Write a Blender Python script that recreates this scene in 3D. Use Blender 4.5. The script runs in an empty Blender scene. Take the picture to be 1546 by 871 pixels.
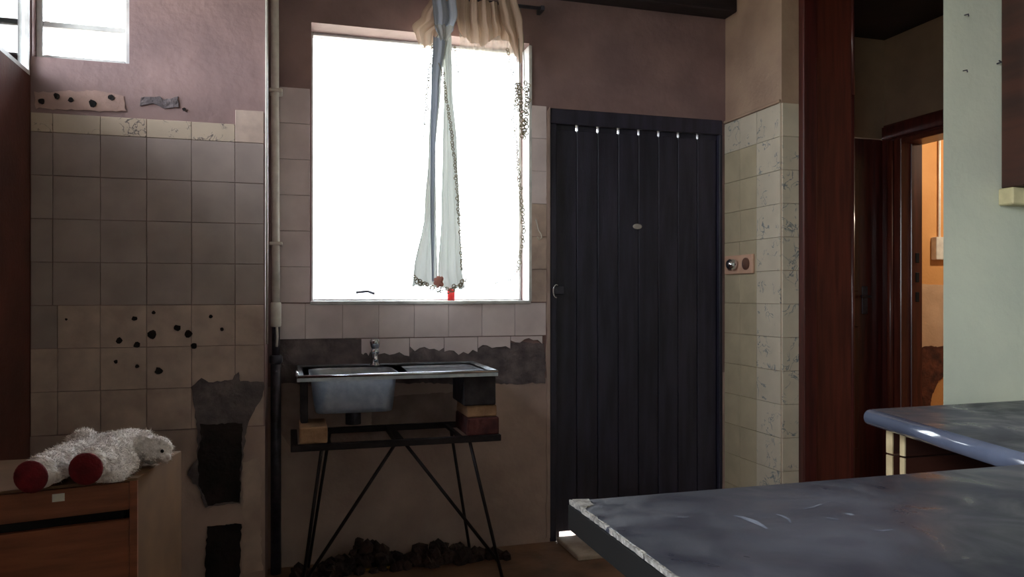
import bpy, bmesh, math, random
from mathutils import Vector, Matrix, noise
random.seed(7)
scene = bpy.context.scene
C = scene.collection

# ------------------------------------------------------------------ camera, world, light, exposure
YAW, FPX, CX, CY, CAMH = math.radians(16.3), 1150.0, 773.0, 445.0, 1.13
cam_d = bpy.data.cameras.new('camera'); cam = bpy.data.objects.new('camera', cam_d); C.objects.link(cam)
cam.location = (0, 0, CAMH); cam.rotation_euler = (math.radians(90), 0, -YAW)
cam_d.sensor_width = 36; cam_d.lens = 36 * FPX / 1546; cam_d.shift_y = (CY - 435.5) / 1546
cam_d.clip_start = 0.02
scene.camera = cam
scene.view_settings.view_transform = 'Standard'; scene.view_settings.look = 'None'
scene.view_settings.gamma = 1; scene.view_settings.use_curve_mapping = False
scene.view_settings.exposure = 1.28
scene.cycles.max_bounces = 8; scene.cycles.diffuse_bounces = 5; scene.cycles.transparent_max_bounces = 10
world = bpy.data.worlds.new('sky'); scene.world = world; world.use_nodes = True
bg = world.node_tree.nodes['Background']
bg.inputs['Color'].default_value = (0.90, 0.95, 1.0, 1); bg.inputs['Strength'].default_value = 7.0

def portal(name, loc, rot, sx, sy):
    l = bpy.data.lights.new(name, 'AREA'); l.shape = 'RECTANGLE'; l.size = sx; l.size_y = sy
    l.cycles.is_portal = True
    o = bpy.data.objects.new(name, l); C.objects.link(o); o.location = loc; o.rotation_euler = rot
    return o
R90 = math.pi / 2
portal('daylight_main_window', (0.568, 3.47, 1.68), (-R90, 0, 0), 0.96, 1.18)       # faces -Y
portal('daylight_corner_window', (-0.688, 3.10, 2.15), (-R90, 0, 0), 0.30, 0.42)
portal('daylight_left_window', (-1.0, 2.41, 2.125), (0, -R90, 0), 0.51, 1.02)        # faces +X
portal('daylight_added_window', (-1.0, -0.55, 1.60), (0, -R90, 0), 1.2, 1.5)  # sky portal of the unseen, added window

# ------------------------------------------------------------------ pixel -> ray helpers (measuring the room from the photograph)
SA, CA = math.sin(YAW), math.cos(YAW)
def ray(px, py):
    u = (px - CX) / FPX; v = (CY - py) / FPX
    return Vector((SA + u * CA, CA - u * SA, v))
def PY(px, py, Y):
    d = ray(px, py); return Vector((0, 0, CAMH)) + d * (Y / d.y)
def PX(px, py, X):
    d = ray(px, py); return Vector((0, 0, CAMH)) + d * (X / d.x)
def PZ(px, py, Z):
    d = ray(px, py); return Vector((0, 0, CAMH)) + d * ((Z - CAMH) / d.z)

# ------------------------------------------------------------------ materials
def srgb(r, g, b):
    f = lambda c: ((c / 255) / 12.92) if c / 255 <= 0.04045 else (((c / 255) + 0.055) / 1.055) ** 2.4
    return (f(r), f(g), f(b), 1)
def mat(name, c1, c2=None, scale=6.0, rough=0.7, metal=0.0, bump=0.0, bscale=60.0, detail=6.0, rand=0.0, coat=0.0,
        stretch=None, lo=0.35, hi=0.65, spec=0.5):
    m = bpy.data.materials.new(name); m.use_nodes = True
    nt = m.node_tree; N = nt.nodes; L = nt.links
    b = N['Principled BSDF']; b.inputs['Roughness'].default_value = rough; b.inputs['Metallic'].default_value = metal
    b.inputs['Specular IOR Level'].default_value = spec
    b.inputs['Coat Weight'].default_value = coat; b.inputs['Coat Roughness'].default_value = 0.12
    tc = N.new('ShaderNodeTexCoord'); mp = N.new('ShaderNodeMapping')
    L.new(tc.outputs['Object'], mp.inputs['Vector'])
    if stretch: mp.inputs['Scale'].default_value = stretch
    if rand:
        oi = N.new('ShaderNodeObjectInfo'); vm = N.new('ShaderNodeVectorMath'); vm.operation = 'SCALE'
        vm.inputs[0].default_value = (13, 7, 5); L.new(oi.outputs['Random'], vm.inputs['Scale'])
        L.new(vm.outputs[0], mp.inputs['Location'])
    nz = N.new('ShaderNodeTexNoise'); nz.inputs['Scale'].default_value = scale; nz.inputs['Detail'].default_value = detail
    L.new(mp.outputs[0], nz.inputs['Vector'])
    rp = N.new('ShaderNodeValToRGB'); rp.color_ramp.elements[0].color = c1; rp.color_ramp.elements[1].color = c2 or c1
    rp.color_ramp.elements[0].position = lo; rp.color_ramp.elements[1].position = hi
    L.new(nz.outputs['Fac'], rp.inputs['Fac']); col = rp.outputs['Color']
    if rand:
        mr = N.new('ShaderNodeMapRange'); mr.inputs['To Min'].default_value = 1 - rand; mr.inputs['To Max'].default_value = 1 + rand
        L.new(oi.outputs['Random'], mr.inputs['Value'])
        hs = N.new('ShaderNodeHueSaturation'); L.new(mr.outputs[0], hs.inputs['Value']); L.new(col, hs.inputs['Color']); col = hs.outputs['Color']
    L.new(col, b.inputs['Base Color'])
    if bump:
        n2 = N.new('ShaderNodeTexNoise'); n2.inputs['Scale'].default_value = bscale; n2.inputs['Detail'].default_value = 5
        L.new(mp.outputs[0], n2.inputs['Vector'])
        bp = N.new('ShaderNodeBump'); bp.inputs['Strength'].default_value = bump; bp.inputs['Distance'].default_value = 0.01
        L.new(n2.outputs['Fac'], bp.inputs['Height']); L.new(bp.outputs[0], b.inputs['Normal'])
    return m
def vine_mat(name, base, line, scale=16.0, rough=0.25):
    """printed tile: wandering blue-grey vine lines on a pale ground"""
    m = mat(name, base, tuple(c * 0.9 for c in base[:3]) + (1,), 9, rough, rand=0.02)
    nt = m.node_tree; N = nt.nodes; L = nt.links; b = N['Principled BSDF']
    src = b.inputs['Base Color'].links[0].from_socket
    mp = [n for n in N if n.type == 'MAPPING'][0]
    nz = N.new('ShaderNodeTexNoise'); nz.inputs['Scale'].default_value = scale; nz.inputs['Detail'].default_value = 3
    nz.inputs['Distortion'].default_value = 1.2; L.new(mp.outputs[0], nz.inputs['Vector'])
    rp = N.new('ShaderNodeValToRGB'); e = rp.color_ramp.elements
    e[0].position = 0.47; e[0].color = (0, 0, 0, 1); e[1].position = 0.53; e[1].color = (0, 0, 0, 1)
    k = e.new(0.50); k.color = (1, 1, 1, 1)
    L.new(nz.outputs['Fac'], rp.inputs['Fac'])
    n3 = N.new('ShaderNodeTexNoise'); n3.inputs['Scale'].default_value = scale * 0.6; L.new(mp.outputs[0], n3.inputs['Vector'])
    r3 = N.new('ShaderNodeValToRGB'); r3.color_ramp.elements[0].position = 0.48; r3.color_ramp.elements[1].position = 0.55
    L.new(n3.outputs['Fac'], r3.inputs['Fac'])
    mu = N.new('ShaderNodeMath'); mu.operation = 'MULTIPLY'; L.new(rp.outputs[0], mu.inputs[0]); L.new(r3.outputs[0], mu.inputs[1])
    mx = N.new('ShaderNodeMix'); mx.data_type = 'RGBA'; L.new(mu.outputs[0], mx.inputs['Factor'])
    L.new(src, mx.inputs['A']); mx.inputs['B'].default_value = line
    L.new(mx.outputs['Result'], b.inputs['Base Color'])
    return m
def sheer(name, colour, trans, clear, weave=0.0):
    """curtain cloth: part open weave, part translucent, part diffuse"""
    m = bpy.data.materials.new(name); m.use_nodes = True; nt = m.node_tree; N = nt.nodes; L = nt.links
    N.remove(N['Principled BSDF']); out = N['Material Output']
    d = N.new('ShaderNodeBsdfDiffuse'); t = N.new('ShaderNodeBsdfTranslucent'); c = N.new('ShaderNodeBsdfTransparent')
    d.inputs['Color'].default_value = colour; t.inputs['Color'].default_value = tuple(trans) + (1,)
    a = N.new('ShaderNodeAddShader'); L.new(d.outputs[0], a.inputs[0]); L.new(t.outputs[0], a.inputs[1])
    x = N.new('ShaderNodeMixShader'); L.new(a.outputs[0], x.inputs[1]); L.new(c.outputs[0], x.inputs[2])
    tc = N.new('ShaderNodeTexCoord'); nz = N.new('ShaderNodeTexNoise'); nz.inputs['Scale'].default_value = 14
    L.new(tc.outputs['Object'], nz.inputs['Vector'])
    mr = N.new('ShaderNodeMapRange'); mr.inputs['To Min'].default_value = max(0, clear - weave); mr.inputs['To Max'].default_value = clear + weave
    L.new(nz.outputs['Fac'], mr.inputs['Value']); L.new(mr.outputs[0], x.inputs['Fac'])
    L.new(x.outputs[0], out.inputs['Surface'])
    return m
def glass(name):
    m = bpy.data.materials.new(name); m.use_nodes = True; nt = m.node_tree; N = nt.nodes; L = nt.links
    N.remove(N['Principled BSDF']); out = N['Material Output']
    t = N.new('ShaderNodeBsdfTransparent'); g = N.new('ShaderNodeBsdfGlossy'); g.inputs['Roughness'].default_value = 0.02
    fr = N.new('ShaderNodeFresnel'); fr.inputs['IOR'].default_value = 1.3
    nz = N.new('ShaderNodeTexNoise'); nz.inputs['Scale'].default_value = 5
    rp = N.new('ShaderNodeValToRGB'); rp.color_ramp.elements[0].color = (0.90, 0.92, 0.92, 1); rp.color_ramp.elements[1].color = (0.98, 0.99, 0.99, 1)
    L.new(nz.outputs['Fac'], rp.inputs['Fac']); L.new(rp.outputs[0], t.inputs['Color'])
    x = N.new('ShaderNodeMixShader'); L.new(fr.outputs[0], x.inputs['Fac']); L.new(t.outputs[0], x.inputs[1]); L.new(g.outputs[0], x.inputs[2])
    L.new(x.outputs[0], out.inputs['Surface'])
    return m

M = {}
M['pink'] = mat('pink_wall_paint', srgb(162, 132, 130), srgb(140, 114, 114), 5, 0.65, bump=0.25, bscale=35)
M['pinklight'] = mat('pale_pink_plaster', srgb(190, 156, 146), srgb(172, 140, 132), 8, 0.8, bump=0.3)
M['cream'] = mat('cream_wall_paint', srgb(202, 176, 166), srgb(170, 147, 139), 4, 0.7, bump=0.3, bscale=30)
M['leftwall'] = mat('dark_red_wall_paint', srgb(112, 62, 52), srgb(84, 48, 42), 4, 0.8, bump=0.2)
M['beige'] = mat('beige_wall_paint', srgb(186, 158, 136), srgb(166, 138, 120), 5, 0.5, bump=0.15)
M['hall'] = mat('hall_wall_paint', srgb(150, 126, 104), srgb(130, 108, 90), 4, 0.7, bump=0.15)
M['white'] = mat('white_wall_paint', srgb(212, 214, 196), srgb(194, 198, 184), 3, 0.55, bump=0.2, bscale=45)
M['orange'] = mat('orange_wall_paint', srgb(232, 172, 108), srgb(220, 156, 94), 3, 0.6, bump=0.2)
M['peach'] = mat('peach_plaster', srgb(226, 190, 156), srgb(206, 170, 138), 6, 0.8, bump=0.2)
M['brick'] = mat('raw_brown_masonry', srgb(120, 70, 52), srgb(70, 42, 34), 14, 0.95, bump=0.8, bscale=40)
M['tile'] = mat('pale_wall_tile', srgb(180, 163, 159), srgb(164, 148, 145), 7, 0.25, rand=0.035, bump=0.04, bscale=8)
M['tilewhite'] = mat('white_wall_tile', srgb(238, 222, 224), srgb(220, 203, 206), 7, 0.25, rand=0.03, bump=0.04, bscale=8)
M['tilecream'] = mat('cream_wall_tile', srgb(208, 184, 172), srgb(180, 157, 148), 12, 0.45, rand=0.05, bump=0.15, bscale=30)
M['tileolive'] = mat('beige_wall_tile', srgb(202, 188, 160), srgb(188, 174, 148), 8, 0.25, rand=0.02, bump=0.04, bscale=8)
M['vine'] = vine_mat('vine_printed_tile', srgb(222, 210, 190), srgb(120, 130, 136))
M['border'] = vine_mat('flower_border_tile', srgb(214, 194, 176), srgb(92, 84, 92), 22)
M['grout'] = mat('grout', srgb(120, 104, 96), srgb(90, 78, 74), 20, 0.9)
M['stainshade'] = mat('shaded_stained_paint', srgb(176, 152, 144), srgb(140, 121, 117), 9, 0.9, bump=0.4)  # stained paint, darkened further for the shade beneath the sink
M['cement'] = mat('dark_cement', srgb(130, 117, 119), srgb(96, 87, 91), 16, 0.95, bump=0.9, bscale=45)
M['black'] = mat('dark_hollow_shade', srgb(46, 36, 36), srgb(26, 21, 22), 10, 0.95, bump=0.8, bscale=40)  # near-black colour stands in for shade inside voids and drill holes
M['floor'] = mat('worn_brown_floor', srgb(142, 106, 82), srgb(100, 74, 58), 5, 0.55, bump=0.3, bscale=25)
M['ceil'] = mat('kitchen_ceiling_board', srgb(208, 200, 194), srgb(190, 182, 176), 3, 0.8)
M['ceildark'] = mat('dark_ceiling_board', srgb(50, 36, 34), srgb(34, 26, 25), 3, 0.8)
M['beam'] = mat('dark_beam_wood', srgb(48, 36, 40), srgb(32, 25, 29), 8, 0.7, stretch=(1, 8, 8))
M['redwood'] = mat('red_varnished_wood', srgb(92, 38, 34), srgb(64, 26, 24), 5, 0.36, stretch=(9, 9, 0.7), coat=0.35)
M['redwood2'] = mat('brown_red_varnished_wood', srgb(106, 50, 38), srgb(78, 36, 28), 5, 0.4, stretch=(9, 9, 0.7), coat=0.25)
M['door'] = mat('dark_blue_door_paint', srgb(60, 57, 76), srgb(42, 40, 56), 5, 0.5, stretch=(5, 5, 0.6), rand=0.10, bump=0.1)
M['steelframe'] = mat('white_window_steel', srgb(226, 226, 226), srgb(190, 188, 190), 12, 0.45)
M['glass'] = glass('window_glass')
M['pipe'] = mat('white_pipe_paint', srgb(244, 240, 232), srgb(226, 220, 212), 30, 0.3)
M['iron'] = mat('dark_iron', srgb(86, 84, 98), srgb(62, 59, 68), 25, 0.4, metal=0.5)
M['stand'] = mat('dark_stand_iron', srgb(50, 42, 46), srgb(34, 28, 32), 30, 0.55, metal=0.4)
M['steel'] = mat('stainless_steel', srgb(222, 228, 236), srgb(196, 204, 216), 30, 0.42, metal=1.0)
M['steelrim'] = mat('polished_steel_rim', srgb(232, 240, 250), srgb(220, 230, 242), 30, 0.16, metal=1.0)
M['chrome'] = mat('chrome', srgb(230, 232, 238), srgb(220, 224, 232), 10, 0.08, metal=1.0)
M['chestfront'] = mat('orange_brown_veneer', srgb(150, 86, 56), srgb(120, 66, 42), 6, 0.5, stretch=(1, 1, 9))
M['chestside'] = mat('tan_chipboard', srgb(122, 90, 62), srgb(102, 74, 50), 8, 0.6)
M['gap'] = mat('black_recess', srgb(24, 20, 20), srgb(14, 12, 12), 8, 0.9)
M['fur'] = mat('white_plush', srgb(246, 238, 236), srgb(216, 206, 204), 60, 0.95, bump=0.6, bscale=160)
M['sole'] = mat('red_plush', srgb(128, 26, 36), srgb(98, 18, 28), 40, 0.9, bump=0.4, bscale=150)
M['bead'] = mat('black_plastic', srgb(14, 12, 12), srgb(24, 20, 20), 8, 0.2)
M['paper'] = mat('white_paper', srgb(236, 232, 222), srgb(214, 208, 200), 20, 0.8)
M['laminate'] = mat('dark_worktop_laminate', srgb(88, 89, 102), srgb(48, 50, 63), 4, 0.45, bump=0.05, bscale=40, detail=10, lo=0.36, hi=0.66)
nt = M['laminate'].node_tree; _n = nt.nodes.new('ShaderNodeTexNoise'); _n.inputs['Scale'].default_value = 9; _n.inputs['Detail'].default_value = 8; _n.inputs['Distortion'].default_value = 1.5
_r = nt.nodes.new('ShaderNodeMapRange'); _r.inputs['From Min'].default_value = 0.35; _r.inputs['From Max'].default_value = 0.65; _r.inputs['To Min'].default_value = 0.26; _r.inputs['To Max'].default_value = 0.62
nt.links.new([n for n in nt.nodes if n.type == 'MAPPING'][0].outputs[0], _n.inputs['Vector']); nt.links.new(_n.outputs['Fac'], _r.inputs['Value']); nt.links.new(_r.outputs[0], nt.nodes['Principled BSDF'].inputs['Roughness'])
M['edge'] = mat('shiny_edge_laminate', srgb(104, 112, 134), srgb(88, 94, 114), 12, 0.18, coat=0.6)
M['chip'] = mat('pale_chipboard', srgb(206, 200, 194), srgb(140, 134, 130), 90, 0.9, bump=0.9, bscale=120)
M['scuff'] = mat('pale_scuff', srgb(140, 146, 164), srgb(112, 117, 134), 60, 0.7)
M['darkcab'] = mat('dark_blue_cabinet', srgb(34, 36, 54), srgb(22, 23, 36), 5, 0.6)
M['creamedge'] = mat('cream_panel_edge', srgb(222, 200, 156), srgb(196, 172, 132), 30, 0.7)
M['browncab'] = mat('dark_brown_cupboard', srgb(74, 40, 30), srgb(52, 28, 22), 5, 0.5, stretch=(1, 1, 6))
M['batten'] = mat('cream_batten', srgb(220, 208, 164), srgb(190, 178, 138), 20, 0.75)
M['socket'] = mat('ivory_plastic', srgb(226, 184, 158), srgb(206, 164, 140), 10, 0.4)
M['socketbrown'] = mat('brown_plastic', srgb(120, 84, 70), srgb(92, 62, 54), 10, 0.35)
M['redplastic'] = mat('red_plastic', srgb(214, 44, 44), srgb(190, 32, 34), 10, 0.4)
M['wire'] = mat('pale_wire', srgb(214, 206, 198), srgb(180, 174, 170), 20, 0.4)
M['rubble'] = mat('plaster_rubble', srgb(74, 56, 50), srgb(44, 34, 33), 18, 0.95, bump=0.8)
M['brickcream'] = mat('cream_brick', srgb(190, 150, 116), srgb(160, 122, 94), 18, 0.9, bump=0.5)
M['brickred'] = mat('dark_red_brick', srgb(108, 58, 56), srgb(74, 40, 42), 18, 0.9, bump=0.5)
M['block'] = mat('dark_grey_block', srgb(66, 58, 62), srgb(46, 41, 45), 18, 0.9, bump=0.5)
M['step'] = mat('pale_step_concrete', srgb(200, 182, 164), srgb(170, 150, 134), 12, 0.8, bump=0.3)
M['yard'] = mat('sandy_yard', srgb(200, 190, 170), srgb(180, 168, 150), 1.5, 0.95)
M['yellow'] = mat('yellow_tape', srgb(190, 150, 50), srgb(150, 116, 40), 20, 0.6)
M['sheerwhite'] = sheer('white_sheer_cloth', srgb(230, 226, 214), (0.10, 0.095, 0.085), 0.62, 0.1)
M['drape'] = sheer('grey_gathered_net', srgb(206, 206, 200), (0.062, 0.066, 0.066), 0.0)
M['drapeblue'] = sheer('bluish_gathered_net', srgb(176, 182, 196), (0.048, 0.058, 0.074), 0.03)
M['valance'] = sheer('yellowed_cream_cloth', srgb(206, 182, 164), (0.075, 0.062, 0.050), 0.10, 0.06)
M['rosepink'] = sheer('pink_rosette_cloth', srgb(226, 160, 148), (0.07, 0.045, 0.042), 0.05)
M['lace'] = sheer('lace_thread', srgb(150, 140, 118), (0.016, 0.015, 0.012), 0.0)

# ------------------------------------------------------------------ mesh helpers
def bx(bm, x0, x1, y0, y1, z0, z1):
    v = [bm.verts.new(p) for p in ((x0,y0,z0),(x1,y0,z0),(x1,y1,z0),(x0,y1,z0),(x0,y0,z1),(x1,y0,z1),(x1,y1,z1),(x0,y1,z1))]
    for f in ((0,3,2,1),(4,5,6,7),(0,1,5,4),(1,2,6,5),(2,3,7,6),(3,0,4,7)): bm.faces.new([v[i] for i in f])
def box(*a, bevel=0.0, seg=1):
    bm = bmesh.new(); bx(bm, *a)
    if bevel: bmesh.ops.bevel(bm, geom=bm.edges[:], offset=bevel, segments=seg, affect='EDGES', profile=0.5)
    return bm
def prism(pts, n, depth, bevel=0.0):
    """polygon (list of Vector) extruded by n*depth"""
    bm = bmesh.new(); n = Vector(n) * depth
    a = [bm.verts.new(p) for p in pts]; b = [bm.verts.new(Vector(p) + n) for p in pts]
    bm.faces.new(a); bm.faces.new(list(reversed(b)))
    for i in range(len(a)):
        j = (i + 1) % len(a); bm.faces.new((a[j], a[i], b[i], b[j]))
    bmesh.ops.recalc_face_normals(bm, faces=bm.faces[:])
    if bevel:
        bmesh.ops.bevel(bm, geom=bm.edges[:], offset=bevel, segments=2, affect='EDGES')
    return bm
def ragged(pts, step, amp):
    """subdivide a closed outline and jitter it in its own plane"""
    out = []
    for i in range(len(pts)):
        a, b = Vector(pts[i]), Vector(pts[(i + 1) % len(pts)]); n = max(1, int((b - a).length / step))
        for k in range(n):
            p = a.lerp(b, k / n); out.append(p + Vector([random.uniform(-amp, amp) for _ in range(3)]))
    return out
def tube(bm, pts, r, n=10, caps=True):
    pts = [Vector(p) for p in pts]; rings = []; rr = r if isinstance(r, (list, tuple)) else [r] * len(pts)
    t0 = (pts[1] - pts[0]).normalized()
    up = Vector((0, 0, 1)) if abs(t0.z) < 0.9 else Vector((1, 0, 0)); s = t0.cross(up).normalized()
    for i, p in enumerate(pts):
        t = (pts[min(i + 1, len(pts) - 1)] - pts[max(i - 1, 0)]).normalized()
        s = (s - t * s.dot(t)).normalized(); w = t.cross(s)
        rings.append([bm.verts.new(p + (s * math.cos(2*math.pi*k/n) + w * math.sin(2*math.pi*k/n)) * rr[i]) for k in range(n)])
    for A, B in zip(rings, rings[1:]):
        for k in range(n):
            bm.faces.new((A[k], A[(k+1) % n], B[(k+1) % n], B[k]))
    if caps: bm.faces.new(list(reversed(rings[0]))); bm.faces.new(rings[-1])
def tubes(*a, **k):
    bm = bmesh.new(); tube(bm, *a, **k); return bm
def lathe(profile, c, n=24):
    """profile [(r,z)] about a vertical axis at c"""
    bm = bmesh.new(); rings = []
    for r, z in profile:
        rings.append([bm.verts.new((c[0] + r*math.cos(2*math.pi*k/n), c[1] + r*math.sin(2*math.pi*k/n), c[2] + z)) for k in range(n)])
    for A, B in zip(rings, rings[1:]):
        for k in range(n): bm.faces.new((A[k], A[(k+1) % n], B[(k+1) % n], B[k]))
    bm.faces.new(list(reversed(rings[0]))); bm.faces.new(rings[-1]); return bm
ROOT = {}
def obj(name, bm, m, parent=None, smooth=False):
    """links a bmesh (world coordinates) as one mesh object"""
    me = bpy.data.meshes.new(name); off = ROOT.get(parent.name, Vector()) if parent else Vector()
    if off.length: bmesh.ops.translate(bm, verts=bm.verts[:], vec=-off)
    bmesh.ops.recalc_face_normals(bm, faces=bm.faces[:])
    bm.to_mesh(me); bm.free(); o = bpy.data.objects.new(name, me); C.objects.link(o)
    me.materials.append(M[m] if isinstance(m, str) else m)
    if smooth:
        for p in me.polygons: p.use_smooth = True
    if parent: o.parent = parent; ROOT[o.name] = off
    return o
def tag(o, label, cat, group=None):
    o['label'] = label; o['category'] = cat
    if group: o['group'] = group
    return o
def thing(name, label, cat, loc, group=None):
    o = bpy.data.objects.new(name, None); C.objects.link(o); o.location = loc; o.empty_display_size = 0.05
    ROOT[o.name] = Vector(loc); return tag(o, label, cat, group)
def struct(name, bm, m, label, cat, parent=None):
    o = obj(name, bm, m, parent); o['kind'] = 'structure'; tag(o, label, cat); return o
def sroot(name, label, cat, loc=(0, 0, 0)):
    o = thing(name, label, cat, loc); o['kind'] = 'structure'; return o
def wall_holes(u0, u1, z0, z1, holes, place):
    """slab in (u,z) with rectangular holes; place(bm,u0,u1,z0,z1) adds one block"""
    bm = bmesh.new(); us = sorted({u0, u1, *[h[0] for h in holes], *[h[1] for h in holes]})
    for a, b in zip(us, us[1:]):
        segs = sorted([(h[2], h[3]) for h in holes if h[0] <= a + 1e-6 and h[1] >= b - 1e-6]); z = z0
        for s in segs:
            if s[0] > z + 1e-6: place(bm, a, b, z, s[0])
            z = s[1]
        if z < z1 - 1e-6: place(bm, a, b, z, z1)
    return bm
_tiles = {}
def tile_mesh(w, h, t, axis):
    k = (round(w, 4), round(h, 4), t, axis)
    if k not in _tiles:
        bm = box(-w/2, w/2, -t/2, t/2, -h/2, h/2, bevel=0.0010) if axis == 'y' else box(-t/2, t/2, -w/2, w/2, -h/2, h/2, bevel=0.0010)
        me = bpy.data.meshes.new('tile'); bm.to_mesh(me); bm.free(); _tiles[k] = me
    return _tiles[k]
def tile(parent, u0, u1, z0, z1, face, m, axis='y', gap=0.0016, t=0.008, name='tile'):
    me = tile_mesh(u1 - u0 - gap, z1 - z0 - gap, t, axis)
    o = bpy.data.objects.new(name, me); C.objects.link(o); o.parent = parent
    pr = random.uniform(-0.0005, 0.0005)
    o.location = ((u0+u1)/2, face - t/2 + 0.001 + pr, (z0+z1)/2) if axis == 'y' else (face - t/2 + 0.001 + pr, (u0+u1)/2, (z0+z1)/2)
    o.rotation_euler = (random.uniform(-.003, .003), 0, random.uniform(-.003, .003)) if axis == 'y' else (0, random.uniform(-.003, .003), random.uniform(-.003, .003))
    if not me.materials: me.materials.append(M[m])
    o.material_slots[0].link = 'OBJECT'; o.material_slots[0].material = M[m]
    return o
def patch(parent, pix, Y, m, thick=0.006, amp=0.006, step=0.012, name='cement_patch'):
    pts = [PY(x, y, Y) for x, y in pix]
    pts = ragged(ragged(pts, 0.05, amp), step, min(amp, 0.003))
    for p in pts: p.y = Y; p.z = max(p.z, 0.002)
    return obj(name, prism(pts, (0, -1, 0), thick), m, parent)

# ------------------------------------------------------------------ setting
YB, YL, XL, XS, XR = 3.30, 2.93, -0.84, -0.085, 2.058
H = 2.60
struct('floor', box(XL-0.2, 5.7, -2.4, 4.4, -0.1, 0), 'floor', 'worn brown floor of the kitchen and hallway', 'floor')
struct('ceiling_kitchen', box(XL-0.2, 2.2, -2.4, 3.5, H, H+0.1), 'ceil', 'off white ceiling board over the kitchen', 'ceiling')
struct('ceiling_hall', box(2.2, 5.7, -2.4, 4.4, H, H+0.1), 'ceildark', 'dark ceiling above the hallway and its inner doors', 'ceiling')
struct('yard_ground', box(-30, 30, -30, 40, -0.25, -0.15), 'yard', 'pale sandy yard outside the windows', 'ground')

WX0, WX1, WZ0, WZ1 = 0.0887, 1.0466, 1.10, 2.272
DX0, DX1, DZ1 = 1.1454, 2.04, 1.985
wb = struct('wall_back', wall_holes(XS, 2.42, 0, H, [(WX0, WX1, WZ0, WZ1), (DX0, DX1, 0, DZ1)],
            lambda b, a, c, z0, z1: bx(b, a, c, YB, YB+0.2, z0, z1)), 'pink',
            'back kitchen wall with pink paint, broken tiles and bare cement around the window', 'wall')
CWX0, CWX1, CWZ0, CWZ1 = -0.835, -0.5365, 1.937, 2.36
bm = wall_holes(XL, XS, 0, H, [(CWX0, CWX1, CWZ0, CWZ1)], lambda b, a, c, z0, z1: bx(b, a, c, YL, YL+0.2, z0, z1))
bx(bm, XS-0.2, XS, YL+0.2, YB+0.2, 0, H)
wl = struct('wall_back_left', bm, 'pink', 'projecting tiled wall left of the white pipe, with drill holes and a stripped dark patch', 'wall')
struct('wall_left', wall_holes(-2.4, YL+0.2, 0, H, [(1.9, 2.924, 1.87, 2.38), (-1.3, 0.2, 1.0, 2.2)],
       lambda b, a, c, z0, z1: bx(b, XL-0.2, XL, a, c, z0, z1)), 'leftwall', 'dark red brown side wall at the left edge', 'wall')
struct('wall_rear', box(XL, 2.4, -2.4, -2.2, 0, H), 'white', 'white wall behind the camera', 'wall')
struct('wall_right', box(2.2, 2.4, -2.2, 1.3, 0, H), 'white', 'white wall at the right end of the worktops', 'wall')
wp = struct('wall_partition', prism([Vector((1.338, 1.3, 0)), Vector((5.7, 1.3, 0)), Vector((5.7, 1.42, 0)), Vector((1.475, 1.42, 0))], (0, 0, 1), H), 'white', 'white painted partition wall end behind the far worktop', 'wall')
wr = struct('wall_right_return', box(XR, 2.42, 2.854, YB+0.32, 0, H), 'beige', 'short beige return wall right of the dark door, tiled up to door height', 'wall')
struct('wall_hall_end', wall_holes(2.42, 3.42, 0, H, [(2.52, 3.296, 0, 2.03)], lambda b, a, c, z0, z1: bx(b, a, c, 3.62, 3.74, z0, z1)), 'hall',
       'dim beige wall at the end of the hallway', 'wall')
struct('wall_hall_right', wall_holes(1.42, 4.4, 0, H, [(2.6, 3.50, 0, 1.99)], lambda b, a, c, z0, z1: bx(b, 3.3, 3.42, a, c, z0, z1)), 'hall',
       'dim beige hallway wall with the open doorway', 'wall')
wo = struct('wall_orange_room', box(3.42, 5.7, 4.2, 4.4, 0, H), 'orange', 'orange wall seen through the open doorway', 'wall')
struct('wall_orange_room_side', box(5.5, 5.7, 1.42, 4.2, 0, H), 'orange', 'side wall of the orange room', 'wall')
struct('trim_1', box(XS, XR, 3.195, YB, 2.482, H, bevel=0.006), 'beam', 'dark wooden beam along the top of the back wall', 'beam')

# ---- back wall: tiles, cement, cream lower coat
obj('lower_paint', wall_holes(XS, XR, 0, 0.75, [(DX0-0.001, DX1+0.001, 0, 0.75)], lambda b, a, c, z0, z1: bx(b, a, c, YB-0.003, YB+0.01, z0, z1)), 'cream', wb)
p = 0.152
x = 0.064 - p
r1 = []
while x < 1.12:
    a, b = max(x, -0.045), min(x + p, 1.125)
    if b - a > 0.03: tile(wb, a, b, 0.945, 1.094, YB, 'tilewhite')
    x += p
def broken_tile(x0, x1, ztop, zb):
    """tile whose lower edge has been knocked off"""
    n = 7; pts = [Vector((x0+.0015, YB, ztop)), Vector((x1-.0015, YB, ztop))]
    for k in range(n + 1):
        t = 1 - k / n; pts.append(Vector((x0 + .0015 + (x1 - x0 - .003) * t, YB, zb + random.uniform(-0.014, 0.016))))
    return obj('tile', prism(pts, (0, -1, 0), 0.007), 'tilewhite', wb)
x = PY(545, 520, YB).x
k = 0
while x < 1.10:
    b = min(x + p * (0.36 if k == 0 else 1), 1.125)
    broken_tile(x, b, 0.942, 0.885 + 0.03 * (x > 0.85) + random.uniform(-0.01, 0.01)); x = b; k += 1
patch(wb, [(418,505),(432,506),(446,511),(470,511),(545,512),(560,520),(822,517),(822,578),(760,580),(600,578),(420,580)], YB, 'cement', 0.004, 0.004)
patch(wb, [(420,580),(450,580),(470,640),(500,650),(560,645),(562,600),(690,590),(745,580),(752,660),(700,668),(440,680),(418,640)], YB-0.002, 'stainshade', 0.003, 0.006, name='shaded_stain')  # stain patch with the under-sink shade painted in
for j in range(6):                                   # column left of the window
    tile(wb, -0.04, 0.083, 1.097 + j*0.149, 1.097 + (j+1)*0.149, YB, 'tilewhite')
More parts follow.
